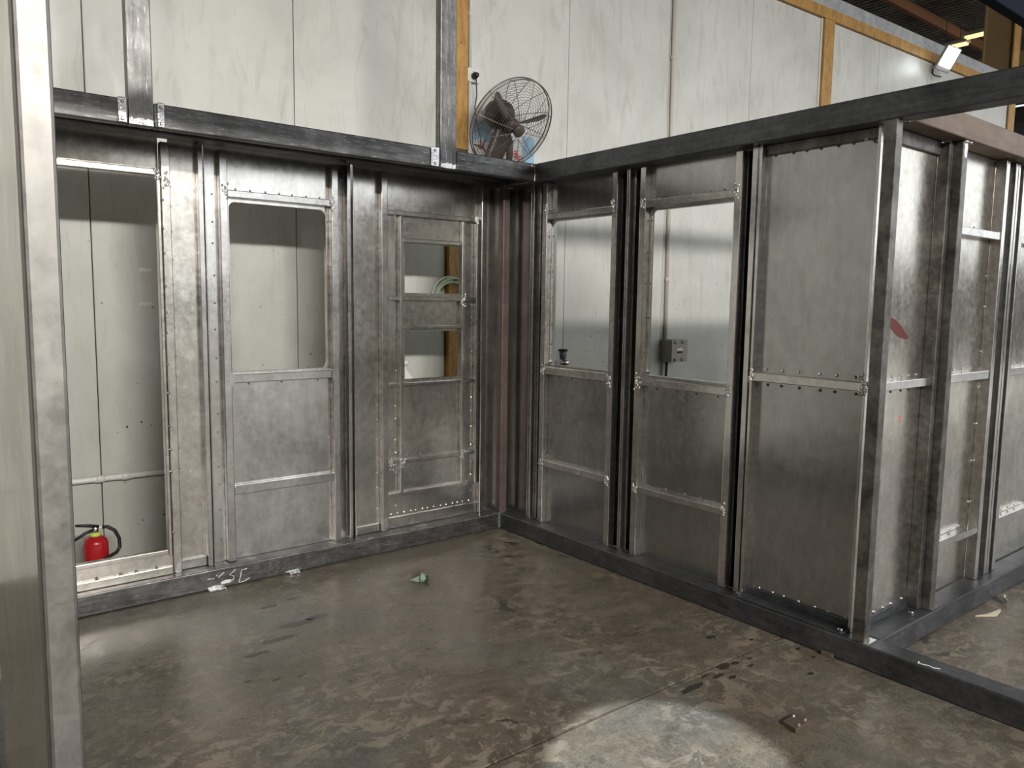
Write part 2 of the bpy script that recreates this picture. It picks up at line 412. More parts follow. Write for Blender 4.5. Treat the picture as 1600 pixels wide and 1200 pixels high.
fp('post', (0, .048, -2.343, -2.293, ZB, H0), 'post', bev=.004)
fp('post', (.577, .625, -2.343, -2.293, ZB, H0), 'post', bev=.004)
fp('post', (0, .05, -4.6, -4.55, ZB, H0), 'post', bev=.004)
fp('post', (2.8, 2.85, -2.36, -2.31, H1, 2.69), 'post', bev=.004)
fp('post', (-2.742, -2.692, -2.343, -2.293, .002, 2.69), 'postn', bev=.006, label='pale near post at the picture edge')
fp('post', (-2.13, -2.035, -.29, -.24, H0, 3.9), 'beamv', bev=.005)
fp('post', (-.645, -.545, -.29, -.24, H0, 3.9), 'beamv', bev=.005)
# clip angles with bolts where the upper posts pass the front beam
for a, b in ((-2.170, -2.138), (-2.022, -1.996), (-.706, -.655)):
    cl = fp('clip', (a, b, -.296, -.2905, H0+.004, H1+.004), 'weld', bev=.0025)
    for z in (H0+.018, H1-.014):
        bm = bmesh.new(); lathe(bm, [(.0065, 0), (.0065, .004), (.004, .006)], ((a+b)/2, -.2955, z), (0, -1, 0), 8)
        obj('bolt', bm, 'bolt', cl)
# ground bright weld zones at post feet and joints
def patch(parent, name, F, u, w, z, su, sz, n=14, th=.0008, mat='weld', **kw):
    """thin ground-metal blotch lying on a face"""
    out = [(u + su*math.cos(2*math.pi*k/n)*random.uniform(.65, 1), z + sz*math.sin(2*math.pi*k/n)*random.uniform(.65, 1)) for k in range(n)]
    bm = bmesh.new(); plate(bm, out, [], w, w-th, F); return obj(name, bm, mat, parent, **kw)
for u in (-2.083, -.595):
    bm = bmesh.new()
    top = [(u + .046 - .092*k/9, H0 + .022 + random.uniform(0, .012)) for k in range(10)]
    plate(bm, [(u-.046, H0+.004), (u+.046, H0+.004)] + top, [], -.2902, -.291, SA); obj('weld_mark', bm, 'weld', fr)
def weldrun(pts, r=.004, step=.011):
    bm = bmesh.new()
    for a, b in zip(pts, pts[1:]):
        a, b = Vector(a), Vector(b); n = max(1, int((b-a).length/step))
        for i in range(n):
            c = a.lerp(b, (i+.5)/n) + Vector((random.uniform(-1, 1), random.uniform(-1, 1), random.uniform(-1, 1)))*.001
            blob(bm, c, (r*random.uniform(.8, 1.3),)*3)
    return obj('weld_bead', bm, 'weld', fr, smooth=True, kind='stuff')
weldrun([(-.002, -.291, H0), (-.002, -.291, H1)], .005)
weldrun([(-.001, -.001, .01), (-.001, -.001, ZB), (.03, -.001, ZB+.002)], .004)
weldrun([(-.002, -.003, ZB+.02), (-.002, -.003, ZB+.05)], .004)
weldrun([(.0, -2.345, ZB+.002), (.045, -2.345, ZB+.002)], .005)
weldrun([(.048, -2.3, H0), (.06, -2.35, H0-.003), (.11, -2.357, H0+.004)], .005)
weldrun([(.577, -2.345, H0-.004), (.64, -2.347, H0-.004)], .006)
patch(fr, 'weld_mark', SA, -.022, -.29, H1-.016, .018, .009)
patch(fr, 'weld_mark', SC, .60, 0, H0-.03, .02, .05)
fp('end_plate', (-.012, -.004, -.006, -.0005, .006, ZB+.004), 'tube', bev=.001)
fp('end_plate', (-.010, -.003, -.297, -.291, H0, H1), 'tube', bev=.001)
fp('lug', (-.006, .05, -.03, -.002, H0-.012, H0+.025), 'tube', bev=.003)
fp('foot_plate', (.0, .075, -2.36, -2.325, ZB, ZB+.006), 'tube', bev=.002)
fp('foot_plate', (.575, .64, -2.355, -2.30, ZB, ZB+.005), 'post', bev=.002)
fp('shim', (-.016, -.001, -2.225, -2.175, 0.0, .018), 'brown', bev=.003, label='pale packing piece under the sill')
# handwriting on the sills
tA = lambda u, v, h: Vector((u, -.0002-h, v))
def strokes(name, sets, width, to3, mat):
    bm = bmesh.new()
    for s in sets: ribbon(bm, s, width, to3)
    return obj(name, bm, mat, silA, kind='stuff')
strokes('marker_writing', [[(-1.503, .0858), (-1.478, .0871)], [(-1.4905, .0858), (-1.4924, .0528), (-1.4979, .0306), (-1.5066, .0287), (-1.5139, .0378)],
    [(-1.4744, .0762), (-1.4542, .0797), (-1.4659, .0618), (-1.4547, .0532), (-1.4563, .037), (-1.4691, .027), (-1.4803, .0307)],
    [(-1.4339, .0807), (-1.4148, .0831), (-1.4266, .0652), (-1.4153, .0558), (-1.4168, .0389), (-1.4285, .0286), (-1.4412, .0325)]], .004, tA, 'ink')
strokes('chalk_writing', [[(-1.7898, .0591), (-1.7728, .0578)], [(-1.7682, .0568), (-1.758, .0558)], [(-1.7467, .0715), (-1.7428, .0646)],
    [(-1.7101, .077), (-1.7266, .0672), (-1.7373, .0555)], [(-1.6548, .0806), (-1.6848, .0582), (-1.6627, .0485), (-1.6654, .0319), (-1.6797, .0276)],
    [(-1.5976, .0729), (-1.6252, .0713), (-1.6301, .0415), (-1.6398, .0114), (-1.6146, .0108), (-1.5866, .0221)]], .004, tA, 'chalk')
patch(silA, 'ground_mark', SA, -1.70, 0, .028, .035, .012, mat='chalk')
patch(silA, 'ground_mark', SA, -1.75, 0, .012, .042, .009)
patch(silA, 'ground_mark', SA, -1.355, 0, .012, .055, .007)
box('foot_tab', (-1.385, -1.33, -.03, -.001, .002, .01), 'weld', silA, bev=.001)
box('foot_tab', (-1.79, -1.71, -.03, -.001, .002, .008), 'weld', silA, bev=.001)
bm = bmesh.new(); ribbon(bm, [(.028, -2.541), (.012, -2.546), (.015, -2.561), (.022, -2.577), (.018, -2.597), (.03, -2.617)], .006, lambda u, v, h: Vector((u, v, .1003+h)))
obj('chalk_writing', bm, 'chalk', silB, kind='stuff')

# ================================================================== WALL PANEL UNITS
WS = .10        # sheet depth behind the frame face
WF = .06        # stud face depth
def unit(name, F, u0, u1, label, cat='wall panel', mat='sheet', z0=ZB, z1=2.135, holes=(), ws=WS, lips=(1, 1), lipw=(.006, .006), wl=WF, chans=()):
    t = thing(name, F((u0+u1)/2, ws, z0), label, cat)
    bm = bmesh.new()
    plate(bm, [(u0, z0), (u1, z0), (u1, 2.2), (u0, 2.2)], [rrect(*h) for h in holes] + [rrect(a, b, z0+.006, z1-.006, .001, 1) for a, b in chans], ws, ws+.003, F)
    obj('sheet', bm, mat, t)
    if lips[0]: box('edge_lip', (u0, u0+lipw[0], wl, ws-.0003, z0+.001, z1), 'tube', t, bev=.0015, f=fb(F))
    if lips[1]: box('edge_lip', (u1-lipw[1], u1, wl, ws-.0003, z0+.001, z1), 'tube', t, bev=.0015, f=fb(F))
    for h in chans:      # deep joint channel beside the outer lips
        a, b = h; za, zb = z0+.006, z1-.006
        bm = bmesh.new()
        bx(bm, a-.002, a, ws+.0005, .175, za, zb, f=fb(F)); bx(bm, b, b+.002, ws+.0005, .175, za, zb, f=fb(F)); bx(bm, a-.002, b+.002, .175, .178, za, zb, f=fb(F)); bx(bm, a-.002, b+.002, ws+.0005, .178, zb+.0002, zb+.003, f=fb(F)); bx(bm, a-.002, b+.002, ws+.0005, .178, za-.003, za-.0002, f=fb(F))
        obj('joint_channel', bm, mat, t)
    for h in holes:      # folded window return
        bm = bmesh.new()
        o_ = rrect(h[0]-.004, h[1]+.004, h[2]-.004, h[3]+.004, h[4]+.004); i_ = rrect(*h)
        plate(bm, o_, [i_], ws-.002, ws+.018, F); obj('window_return', bm, 'sheetb', t)
    return t
def stud(t, F, a, b, z0=ZB+.001, z1=2.12, w0=WF, w1=WS-.0003, mat='tube', name='stud', **kw):
    return box(name, (a, b, w0, w1, z0, z1), mat, t, bev=.0035, f=fb(F), **kw)
def rail(t, F, a, b, z0, z1, w0=WF+.004, w1=WS-.0003, mat='tube', name='rail', **kw):
    return box(name, (a, b, w0, w1, z0, z1), mat, t, bev=.003, f=fb(F), **kw)
def rivets(t, F, pts, w=WS, r=.0042, mat='bolt'):
    r *= 1.3
    bm = bmesh.new()
    for u, z in pts:
        lathe(bm, [(r, 0), (r*.85, r*.5), (r*.3, r*.8)], F(u, w, z), F(0, -1, 0) - F(0, 0, 0), 7)
    return obj('rivets', bm, mat, t, kind='stuff')
def vline(u, z0, z1, n): return [(u + random.uniform(-.002, .002), z0 + (z1-z0)*(i+random.uniform(.3, .7))/n) for i in range(n)]
def hline(a, b, z, n): return [(a + (b-a)*(i+random.uniform(.35, .65))/n, z) for i in range(n)]
def corner_welds(t, F, spots, w=WF):
    bm = bmesh.new()
    for u, z in spots:
        for i in range(15):
            blob(bm, F(u + random.gauss(0, .008), w+.001, z + random.gauss(0, .017)), (.006, .006, .008))
    obj('weld_marks', bm, 'weld', t, smooth=True, kind='stuff')

# ---- back run (seen on the left)
t = unit('doorway_panel', SA, -1.885, -1.741, 'doorway unit with open hole at far left, in front of the fire extinguisher', 'doorway', mat='sheetb', lips=(0, 1), lipw=(0, .022))
stud(t, SA, -1.927, -1.887, mat='sheetb')
stud(t, SA, -1.946, -1.929, z0=.19, z1=1.995, w0=.062, mat='sheetb', name='jamb_strip')
bm = bmesh.new(); plate(bm, [(-2.69, 1.99), (-1.928, 1.99), (-1.928, 2.2), (-2.69, 2.2)], [], WS, WS+.003, SA); obj('header_sheet', bm, 'sheetb', t)
rail(t, SA, -2.69, -1.947, 1.968, 1.995, w0=.06, mat='sheetb', name='header_strip')
bm = bmesh.new(); plate(bm, [(-2.69, .1), (-1.928, .1), (-1.928, .2), (-2.69, .2)], [], .07, .073, SA); obj('threshold_sheet', bm, 'sheetb', t)
rail(t, SA, -2.69, -1.947, .20, .222, w0=.06, mat='sheetb', name='threshold_strip')
rail(t, SA, -2.69, -1.93, .1005, .14, w0=.055, w1=.0695, mat='sheetb', name='threshold_flange')
rivets(t, SA, vline(-1.878, .2, 2.0, 16), w=WS)
rivets(t, SA, vline(-1.924, .25, 1.95, 13), w=WF, r=.005)
rivets(t, SA, hline(-2.3, -1.95, .145, 4), w=.07, r=.006)
rail(t, SA, -1.885, -1.765, .101, .15, w0=.085, name='foot_flange')
corner_welds(t, SA, [(-1.94, 1.98), (-1.905, 1.95)])
patch(t, 'weld_mark', SA, -1.81, WS-.0003, 1.93, .05, .025)
patch(t, 'weld_mark', SA, -1.905, WF-.0003, .12, .016, .04)

t = unit('window_panel', SA, -1.736, -.981, 'steel wall panel with one tall window, right of the open doorway', mat='sheeta', holes=[(-1.612, -1.108, 1.056, 1.884, .03)], lipw=(.006, .02), chans=[(-1.036, -1.003)])
for a, b in ((-1.665, -1.627), (-1.09, -1.052)): stud(t, SA, a, b)
rail(t, SA, -1.6265, -1.0905, 1.902, 1.936); rail(t, SA, -1.6265, -1.0905, 1.002, 1.044); rail(t, SA, -1.6265, -1.0905, .44, .483)
rivets(t, SA, vline(-1.69, .15, 2.0, 14)); rivets(t, SA, hline(-1.62, -1.1, 1.945, 7)); rivets(t, SA, hline(-1.6, -1.1, .50, 4)); rivets(t, SA, hline(-1.6, -1.1, .992, 3)); rivets(t, SA, vline(-1.1, .2, 1.9, 9))
corner_welds(t, SA, [(-1.635, 1.92), (-1.085, 1.92)])
for u in (-1.63, -1.085): patch(t, 'weld_mark', SA, u, WF-.0003, 1.02, .017, .04, mat='tube')

t = unit('grille_panel', SA, -.967, .094, 'riveted steel wall panel with two small windows one above the other', mat='sheeta', holes=[(-.63, -.244, 1.462, 1.742, .004), (-.63, -.247, .968, 1.244, .004)], lips=(1, 0))
for a, b in ((-.797, -.757), (-.118, -.078)): stud(t, SA, a, b)
for a, b in ((-.677, -.655), (-.252, -.228)): stud(t, SA, a, b, z0=.31, z1=1.89, w0=.07, name='mullion')
stud(t, SA, -.148, -.130, z0=.29, z1=1.915, w0=.07, name='side_strip')
for a, b, z0, z1 in ((-.757, -.149, 1.89, 1.916), (-.654, -.253, 1.745, 1.768), (-.745, -.149, 1.418, 1.443), (-.654, -.253, 1.256, 1.276), (-.745, -.149, .929, .95), (-.747, -.149, .482, .507), (-.752, -.149, .29, .315)):
    rail(t, SA, a, b, z0, z1, w0=.074)
for u in (-.812, -.69, -.215, -.158): rivets(t, SA, vline(u, .2, 1.95, 18), r=.0035)
for z in (1.93, 1.452, 1.238, .96, .52): rivets(t, SA, hline(-.64, -.26, z, 5), r=.0035, mat='post')
rivets(t, SA, hline(-.74, -.15, .185, 14), r=.005)
rail(t, SA, -.755, -.12, .101, .17, w0=.09, name='foot_flange'); rail(t, SA, -.945, -.80, .101, .15, w0=.09, name='foot_flange')
corner_welds(t, SA, [(-.24, 1.43), (-.24, 1.40), (-.66, .49), (-.24, .49), (-.145, 1.9), (-.73, .49)], w=.072)
patch(t, 'weld_mark', SA, -.777, WF-.0003, .14, .014, .045)
patch(t, 'weld_mark', SA, -.2, .0737, .50, .04, .006)

# ---- side run (seen on the right)
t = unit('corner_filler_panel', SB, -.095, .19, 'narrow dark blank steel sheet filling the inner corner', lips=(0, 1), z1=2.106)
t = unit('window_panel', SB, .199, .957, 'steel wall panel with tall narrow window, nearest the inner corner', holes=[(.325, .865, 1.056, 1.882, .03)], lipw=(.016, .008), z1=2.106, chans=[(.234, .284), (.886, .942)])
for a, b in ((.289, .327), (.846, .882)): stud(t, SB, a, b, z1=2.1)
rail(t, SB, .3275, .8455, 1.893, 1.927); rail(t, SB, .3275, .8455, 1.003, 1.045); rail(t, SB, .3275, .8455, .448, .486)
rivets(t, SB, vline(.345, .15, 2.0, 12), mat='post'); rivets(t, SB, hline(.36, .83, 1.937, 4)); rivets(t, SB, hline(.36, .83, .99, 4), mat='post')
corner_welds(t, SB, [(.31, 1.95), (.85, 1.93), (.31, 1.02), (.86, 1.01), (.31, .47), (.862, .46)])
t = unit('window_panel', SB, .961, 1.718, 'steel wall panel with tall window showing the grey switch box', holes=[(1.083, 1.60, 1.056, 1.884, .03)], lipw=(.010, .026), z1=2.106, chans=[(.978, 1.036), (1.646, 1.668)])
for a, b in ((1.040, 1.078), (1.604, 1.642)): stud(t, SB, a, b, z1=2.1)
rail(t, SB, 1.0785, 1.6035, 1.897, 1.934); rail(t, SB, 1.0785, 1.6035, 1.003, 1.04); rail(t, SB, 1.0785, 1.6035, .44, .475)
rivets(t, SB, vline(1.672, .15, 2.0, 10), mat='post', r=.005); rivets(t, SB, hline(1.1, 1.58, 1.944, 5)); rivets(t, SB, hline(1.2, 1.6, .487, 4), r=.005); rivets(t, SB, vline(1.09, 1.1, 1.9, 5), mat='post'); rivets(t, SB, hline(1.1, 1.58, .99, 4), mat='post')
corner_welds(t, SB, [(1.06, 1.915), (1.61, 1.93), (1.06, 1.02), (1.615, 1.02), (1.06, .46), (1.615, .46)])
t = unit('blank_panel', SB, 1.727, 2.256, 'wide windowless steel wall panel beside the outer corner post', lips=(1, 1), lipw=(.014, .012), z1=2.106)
rail(t, SB, 1.7415, 2.243, 1.085, 1.122)
rail(t, SB, 1.742, 2.243, 2.064, 2.106, w0=.085, mat='post', name='head_flange')
rail(t, SB, 1.742, 2.243, .101, .138, w0=.094, name='foot_flange', mat='beam'); rail(t, SB, 1.742, 2.243, .1005, .106, w0=.012, w1=.094, name='foot_flange', mat='beam')
rivets(t, SB, hline(1.75, 2.24, 1.137, 6), r=.0055); rivets(t, SB, hline(1.75, 2.24, 1.07, 6), mat='post', r=.0055); rivets(t, SB, hline(1.76, 2.24, .142, 7), r=.005); rivets(t, SB, hline(1.75, 2.24, 2.062, 7), mat='post', r=.006)
corner_welds(t, SB, [(1.733, 1.10), (2.243, 1.12), (2.243, 1.09)])
for u in (1.735, 2.225):
    bm = bmesh.new(); lathe(bm, [(.011, 0), (.011, .006), (.008, .009)], SB(u, .035, .1065), (0, 0, 1), 6); obj('bolt', bm, 'bolt', t)
bm = bmesh.new(); lathe(bm, [(.011, 0), (.011, .006), (.008, .009)], SB(2.2, .06, 2.0635), (0, 0, -1), 6); obj('bolt', bm, 'bolt', t)

# ---- outer run (far right)
WC = .085
t = unit('blank_panel', SC, .106, .573, 'narrow bright steel panel between the two dark outer posts', ws=WC, lips=(0, 0), z1=2.106, mat='sheetb')
stud(t, SC, .535, .573, w0=.035, w1=WC-.0003, z1=2.1, mat='post')
rail(t, SC, .107, .5345, 1.088, 1.124, w0=.045, w1=WC-.0003)
rail(t, SC, .107, .5345, 2.05, 2.106, w0=.07, w1=WC-.0003, name='head_flange', mat='post'); rail(t, SC, .107, .5345, .101, .14, w0=.078, w1=WC-.0003, name='foot_flange', mat='beam')
rivets(t, SC, hline(.15, .53, 1.136, 5), w=WC, r=.005); rivets(t, SC, hline(.15, .53, 1.075, 5), w=WC, mat='post'); rivets(t, SC, hline(.12, .53, .145, 5), w=WC, r=.005)
bm = bmesh.new(); lathe(bm, [(.012, 0), (.012, .007), (.008, .010)], (.47, -2.31, ZB), (0, 0, 1), 6); obj('bolt', bm, 'bolt', t)
bm = bmesh.new(); plate(bm, [(.20, 1.385), (.261, 1.37), (.319, 1.343), (.339, 1.328), (.39, 1.295), (.373, 1.286), (.298, 1.298), (.241, 1.327), (.20, 1.35)], [], WC-.0002, WC-.001, SC); obj('red_patch', bm, 'redm', t, label='dark red patch')  # flat dark red patch on the sheet
patch(t, 'paint_dab', SC, .361, WC-.0002, .954, .008, .018, mat='orangem', label='orange dab')
t = unit('railed_panel', SC, .628, 1.285, 'steel panel with three rails, right of the second outer post', ws=WC, lips=(0, 0), z1=2.106, mat='sheetb', chans=[(1.188, 1.253)])
stud(t, SC, 1.143, 1.183, w0=.035, w1=WC-.0003, z1=2.1); stud(t, SC, 1.258, 1.284, w0=.035, w1=WC-.0003, z1=2.1, name='edge_lip')
for z0, z1 in ((1.736, 1.772), (1.088, 1.128), (.333, .367)): rail(t, SC, .629, 1.1425, z0, z1, w0=.04, w1=WC-.0003)
rivets(t, SC, vline(1.135, .2, 2.05, 10), w=WC, r=.005); rivets(t, SC, hline(.68, 1.1, 1.14, 4), w=WC, r=.005); rivets(t, SC, hline(.68, 1.1, .379, 4), w=WC, r=.005); rivets(t, SC, hline(.68, 1.1, 1.785, 4), w=WC)
t = unit('railed_panel', SC, 1.292, 2.0, 'steel panel cut off by the right picture edge', ws=WC, lips=(0, 0), z1=2.106, mat='sheetb', chans=[(1.319, 1.353)])
stud(t, SC, 1.292, 1.314, w0=.035, w1=WC-.0003, z1=2.1, name='edge_lip'); stud(t, SC, 1.358, 1.398, w0=.035, w1=WC-.0003, z1=2.1)
for z0, z1 in ((1.736, 1.772), (1.088, 1.128), (.325, .362)): rail(t, SC, 1.3985, 1.9, z0, z1, w0=.04, w1=WC-.0003)
rivets(t, SC, hline(1.42, 1.8, 1.14, 4), w=WC, r=.005); rivets(t, SC, hline(1.42, 1.8, .375, 4), w=WC, r=.005)

# ---- side wall that starts at the near post on the left
t = thing('cladding_panel', (-2.74, -1.9, .1), 'pale steel cladding sheet behind the near post at the left picture edge', 'wall panel')
box('sheet', (-2.741, -2.737, -2.2915, -1.43, .101, 2.6), 'sheetb', t, bev=.001)
box('edge_lip', (-2.736, -2.70, -1.45, -1.43, .101, 2.6), 'tube', t, bev=.001)

# ================================================================== THINGS ON THE BACK WALL
# --- oscillating wall fan
ax = Vector((.028, -.83, -.556)).normalized()
fc = Vector((.315, .335, 2.57)); FR = .305
fan = thing('wall_fan', fc, 'large dark industrial wall fan with round wire guard', 'fan')
a1 = ax.cross(Vector((0, 0, 1))).normalized(); a2 = a1.cross(ax)
def circ(r, h, n=48): return [fc + ax*h + r*(math.cos(2*math.pi*k/n)*a1 + math.sin(2*math.pi*k/n)*a2) for k in range(n)]
def dome(r, s): return s*(.02 + .075*(1-(r/FR)**2.2))
for nm, s in (('front_guard', 1), ('rear_guard', -1)):
    gd = None
    bm = bmesh.new(); tube(bm, circ(FR, s*.016), .0045, 6, closed=True); gd = obj(nm, bm, 'wire', fan, smooth=True)
    bm = bmesh.new()
    r = .07
    while r < FR-.008:
        tube(bm, circ(r, dome(r, s), 40), .0013, 4, closed=True); r += .0155
    obj('ring_wires', bm, 'wire', gd, kind='stuff')
    for k in range(12):
        an = 2*math.pi*k/12 + .1
        bm = bmesh.new()
        d = math.cos(an)*a1 + math.sin(an)*a2
        tube(bm, [fc + d*rr + ax*dome(rr, s) for rr in (.05, .12, .19, .25, .29, FR)], .0022, 5); obj('spoke', bm, 'wire', gd)
bm = bmesh.new(); lathe(bm, [(.040, dome(.05, 1)-.008), (.042, dome(.05, 1)+.004), (.034, dome(.05, 1)+.012), (.0, dome(.05, 1)+.014)], fc, ax, 24); obj('badge', bm, 'fanb', fan, smooth=True)
bm = bmesh.new(); lathe(bm, [(.0, -.03), (.045, -.03), (.048, .02), (.03, .04), (0, .045)], fc, ax, 20); hub = obj('hub', bm, 'fanb', fan, smooth=True)
for k in range(3):
    an = math.radians(38 + 120*k); d = math.cos(an)*a1 + math.sin(an)*a2; e = ax.cross(d)
    bm = bmesh.new(); prof = [(.04, .018), (.09, .035), (.16, .048), (.23, .046), (.265, .028), (.275, .010)]
    top, bot = [], []
    for rr, w in prof:
        tw = .9 - 1.4*(rr-.04)
        dirw = (e*math.cos(tw) + ax*math.sin(tw))
        c0 = fc + d*rr
        top.append([bm.verts.new(c0 + dirw*w*s + ax*.0015) for s in (-1, 0, 1)]); bot.append([bm.verts.new(c0 + dirw*w*s - ax*.0015) for s in (-1, 0, 1)])
    for i in range(len(prof)-1):
        for j in range(2):
            bm.faces.new((top[i][j], top[i][j+1], top[i+1][j+1], top[i+1][j])); bm.faces.new((bot[i][j+1], bot[i][j], bot[i+1][j], bot[i+1][j+1]))
        for j in (0, 2): bm.faces.new((top[i][j], top[i+1][j], bot[i+1][j], bot[i][j]))
    bm.faces.new(top[0]+bot[0][::-1]); bm.faces.new(top[-1]+bot[-1][::-1])
    obj('blade', bm, 'fanb', fan, smooth=True)
bm = bmesh.new(); lathe(bm, [(.05, -.075), (.075, -.08), (.092, -.11), (.095, -.17), (.085, -.21), (.05, -.225), (0, -.225)], fc, ax, 28); mot = obj('motor_housing', bm, 'fanb', fan, smooth=True)
for k in range(26):
    an = 2*math.pi*k/26; d = math.cos(an)*a1 + math.sin(an)*a2
    bm = bmesh.new(); tube(bm, [fc + d*.093 - ax*.105, fc + d*.099 - ax*.14, fc + d*.093 - ax*.185], .003, 4); obj('cooling_fin', bm, 'fanb', mot)
pv = fc - ax*.15 + Vector((0, 0, -.09))
bm = bmesh.new(); tube(bm, [fc - ax*.15 + Vector((0, 0, -.05)), pv, Vector((.20, .44, 2.36)), SD(.10, -.05, 2.30)], [.035, .03, .026, .026], 10); obj('bracket_arm', bm, 'fanb', fan, smooth=True)
box('wall_plate', (.02, .13, -.055, -.036, 2.2, 2.42), 'fanb', fan, f=fb(SD))
bm = bmesh.new(); tube(bm, [pv + Vector((.03, -.02, .02)), pv + Vector((.06, -.04, -.09)), pv + Vector((.06, -.03, -.24))], [.026, .024, .022], 10); obj('gearbox_stay', bm, 'fanb', fan, smooth=True)
bm = bmesh.new(); tube(bm, [SD(.185, -.06, 2.895), SD(.185, -.065, 2.86), SD(.20, -.05, 2.78), SD(.185, -.05, 2.70), SD(.20, -.06, 2.58), SD(.215, -.08, 2.50), SD(.20, -.1, 2.44), SD(.15, -.1, 2.45), SD(.21, -.1, 2.435), SD(.26, -.1, 2.405), SD(.21, -.1, 2.44), SD(.24, -.14, 2.53), fc - ax*.2], .0045, 6); obj('power_cord', bm, 'black', fan, smooth=True)
bm = bmesh.new(); lathe(bm, [(.02, 0), (.022, .02), (.016, .045), (.008, .05)], SD(.185, -.032, 2.905), SD(0, -1, 0)-SD(0, 0, 0), 14); obj('plug', bm, 'black', fan, smooth=True)
# --- printed sheet behind the fan
ps = thing('printed_sheet', SD(.45, 0, 2.3), 'white printed sheet with blue and red print behind the fan', 'poster')
box('paper', (.20, .74, -.003, -.0005, 2.22, 2.625), 'white', ps, bev=0, f=fb(SD))
box('blue_print', (.20, .36, -.0036, -.0031, 2.50, 2.625), 'blue', ps, bev=0, f=fb(SD)); box('blue_print', (.62, .73, -.0036, -.0031, 2.36, 2.58), 'blue', ps, bev=0, f=fb(SD))
for cx, cz in ((.27, 2.475), (.35, 2.455), (.42, 2.445), (.27, 2.385), (.33, 2.38), (.56, 2.45), (.60, 2.42), (.48, 2.37), (.56, 2.35), (.62, 2.34)):
    bm = bmesh.new()
    for q in ((-.024, .018, .024, .018), (-.026, 0, .026, 0), (-.02, -.02, .02, -.02), (0, .026, 0, -.026), (-.018, .018, -.022, -.024), (.018, .018, .022, -.024)):
        ribbon(bm, [(cx+q[0], cz+q[1]), (cx+q[2], cz+q[3])], .009, lambda u, v, h: SD(u, -.0031-h, v))
    obj('red_glyph', bm, 'redp', ps, kind='stuff')
for cx, cz in ((.44, 2.31), (.63, 2.29)):
    bm = bmesh.new(); ribbon(bm, [(cx-.03, cz-.01), (cx+.03, cz+.015)], .014, lambda u, v, h: SD(u, -.0031-h, v)); ribbon(bm, [(cx, cz+.02), (cx-.01, cz-.02)], .012, lambda u, v, h: SD(u, -.0031-h, v)); obj('blue_glyph', bm, 'bluep', ps, kind='stuff')

def socket(name, s0, s1, z0, z1, label, dep=.032):
    t = thing(name, SD((s0+s1)/2, 0, z0), label, 'socket')
    box('face_plate', (s0, s1, -dep, -.0005, z0, z1), 'white', t, bev=.003, f=fb(SD))
    w = s1-s0; h = z1-z0
    for a, b in ((.5, .72), (.32, .45), (.68, .45)):
        c = (s0+w*a, z0+h*b); box('pin_hole', (c[0]-.004, c[0]+.004, -dep-.0008, -dep+.001, c[1]-.006, c[1]+.006), 'black', t, bev=0, f=fb(SD))
    box('switch', (s0+w*.72, s0+w*.9, -dep-.004, -dep, z0+h*.72, z0+h*.92), 'white', t, bev=.001, f=fb(SD))
    return t
socket('wall_socket', .142, .233, 2.868, 2.955, 'white wall socket with the fan plug in it, beside ochre column')
socket('wall_socket', 2.318, 2.355, .975, 1.06, 'small white wall socket beside the grey switch box', .02)
def pipe(name, pts, r, mat, label, clips=(), cat='conduit'):
    t = thing(name, pts[0], label, cat)
    bm = bmesh.new(); tube(bm, pts, r, 10); obj('tube', bm, mat, t, smooth=True)
    for c, d in clips:
        c = Vector(c); d = Vector(d).normalized()
        bm = bmesh.new(); tube(bm, [c - d*.02, c + d*.02], r*1.25, 10); obj('clip', bm, mat, t, smooth=True)
    return t
Z = (0, 0, 1)
pipe('conduit', [SD(.165, -.017, 2.956), SD(.165, -.017, 4.16)], .012, 'white', 'white vertical conduit rising from the socket beside ochre column', [(SD(.165, -.017, 3.3), Z), (SD(.165, -.017, 3.9), Z)])
pipe('conduit', [SD(.165, -.017, .05), SD(.165, -.017, 2.867)], .010, 'white', 'white vertical conduit below the fan socket')
pipe('conduit', [SD(2.155, -.017, 1.127), SD(2.125, -.017, 4.16)], .016, 'cream', 'cream vertical conduit above the grey switch box', [(SD(2.15, -.017, 1.62), Z), (SD(2.14, -.017, 2.4), Z), (SD(2.13, -.017, 3.4), Z)])
pipe('conduit', [SD(2.135, -.014, .03), SD(2.14, -.014, .937)], .008, 'cream', 'thin cream conduit below the grey switch box')
pipe('cable', [SD(2.175, -.02, .03), SD(2.165, -.02, .5), SD(2.18, -.02, .937)], .010, 'black', 'black cable below the grey switch box', cat='cable')
pipe('conduit', [SD(-3.1, -.02, .475), SD(-1.2, -.02, .472)], .016, 'white', 'white horizontal pipe across the doorway view above the extinguisher', [(SD(-2.0, -.02, .473), (1, 0, 0)), (SD(-2.12, -.02, .473), (1, 0, 0))], cat='pipe')
# --- switch box
t = thing('switch_box', SD(2.2, 0, .94), 'grey green electrical switch box seen through window', 'switch box')
box('body', (2.115, 2.312, -.115, -.0005, .94, 1.125), 'greyb', t, bev=.006, f=fb(SD))
box('cover', (2.115, 2.312, -.128, -.1155, .94, 1.125), 'greyb', t, bev=.004, f=fb(SD))
box('breaker_window', (2.18, 2.25, -.1295, -.128, 1.03, 1.055), 'white', t, bev=.0005, f=fb(SD))
for s in (2.183, 2.206, 2.229): box('breaker_toggle', (s, s+.015, -.136, -.128, 1.014, 1.029), 'black', t, bev=.001, f=fb(SD))
for z in (.96, 1.105):
    for s in (2.135, 2.225): 
        bm = bmesh.new(); lathe(bm, [(.016, 0), (.016, .006), (.01, .008)], SD(s+.02, -.128, z), SD(0, -1, 0)-SD(0, 0, 0), 10); obj('screw', bm, 'post', t)
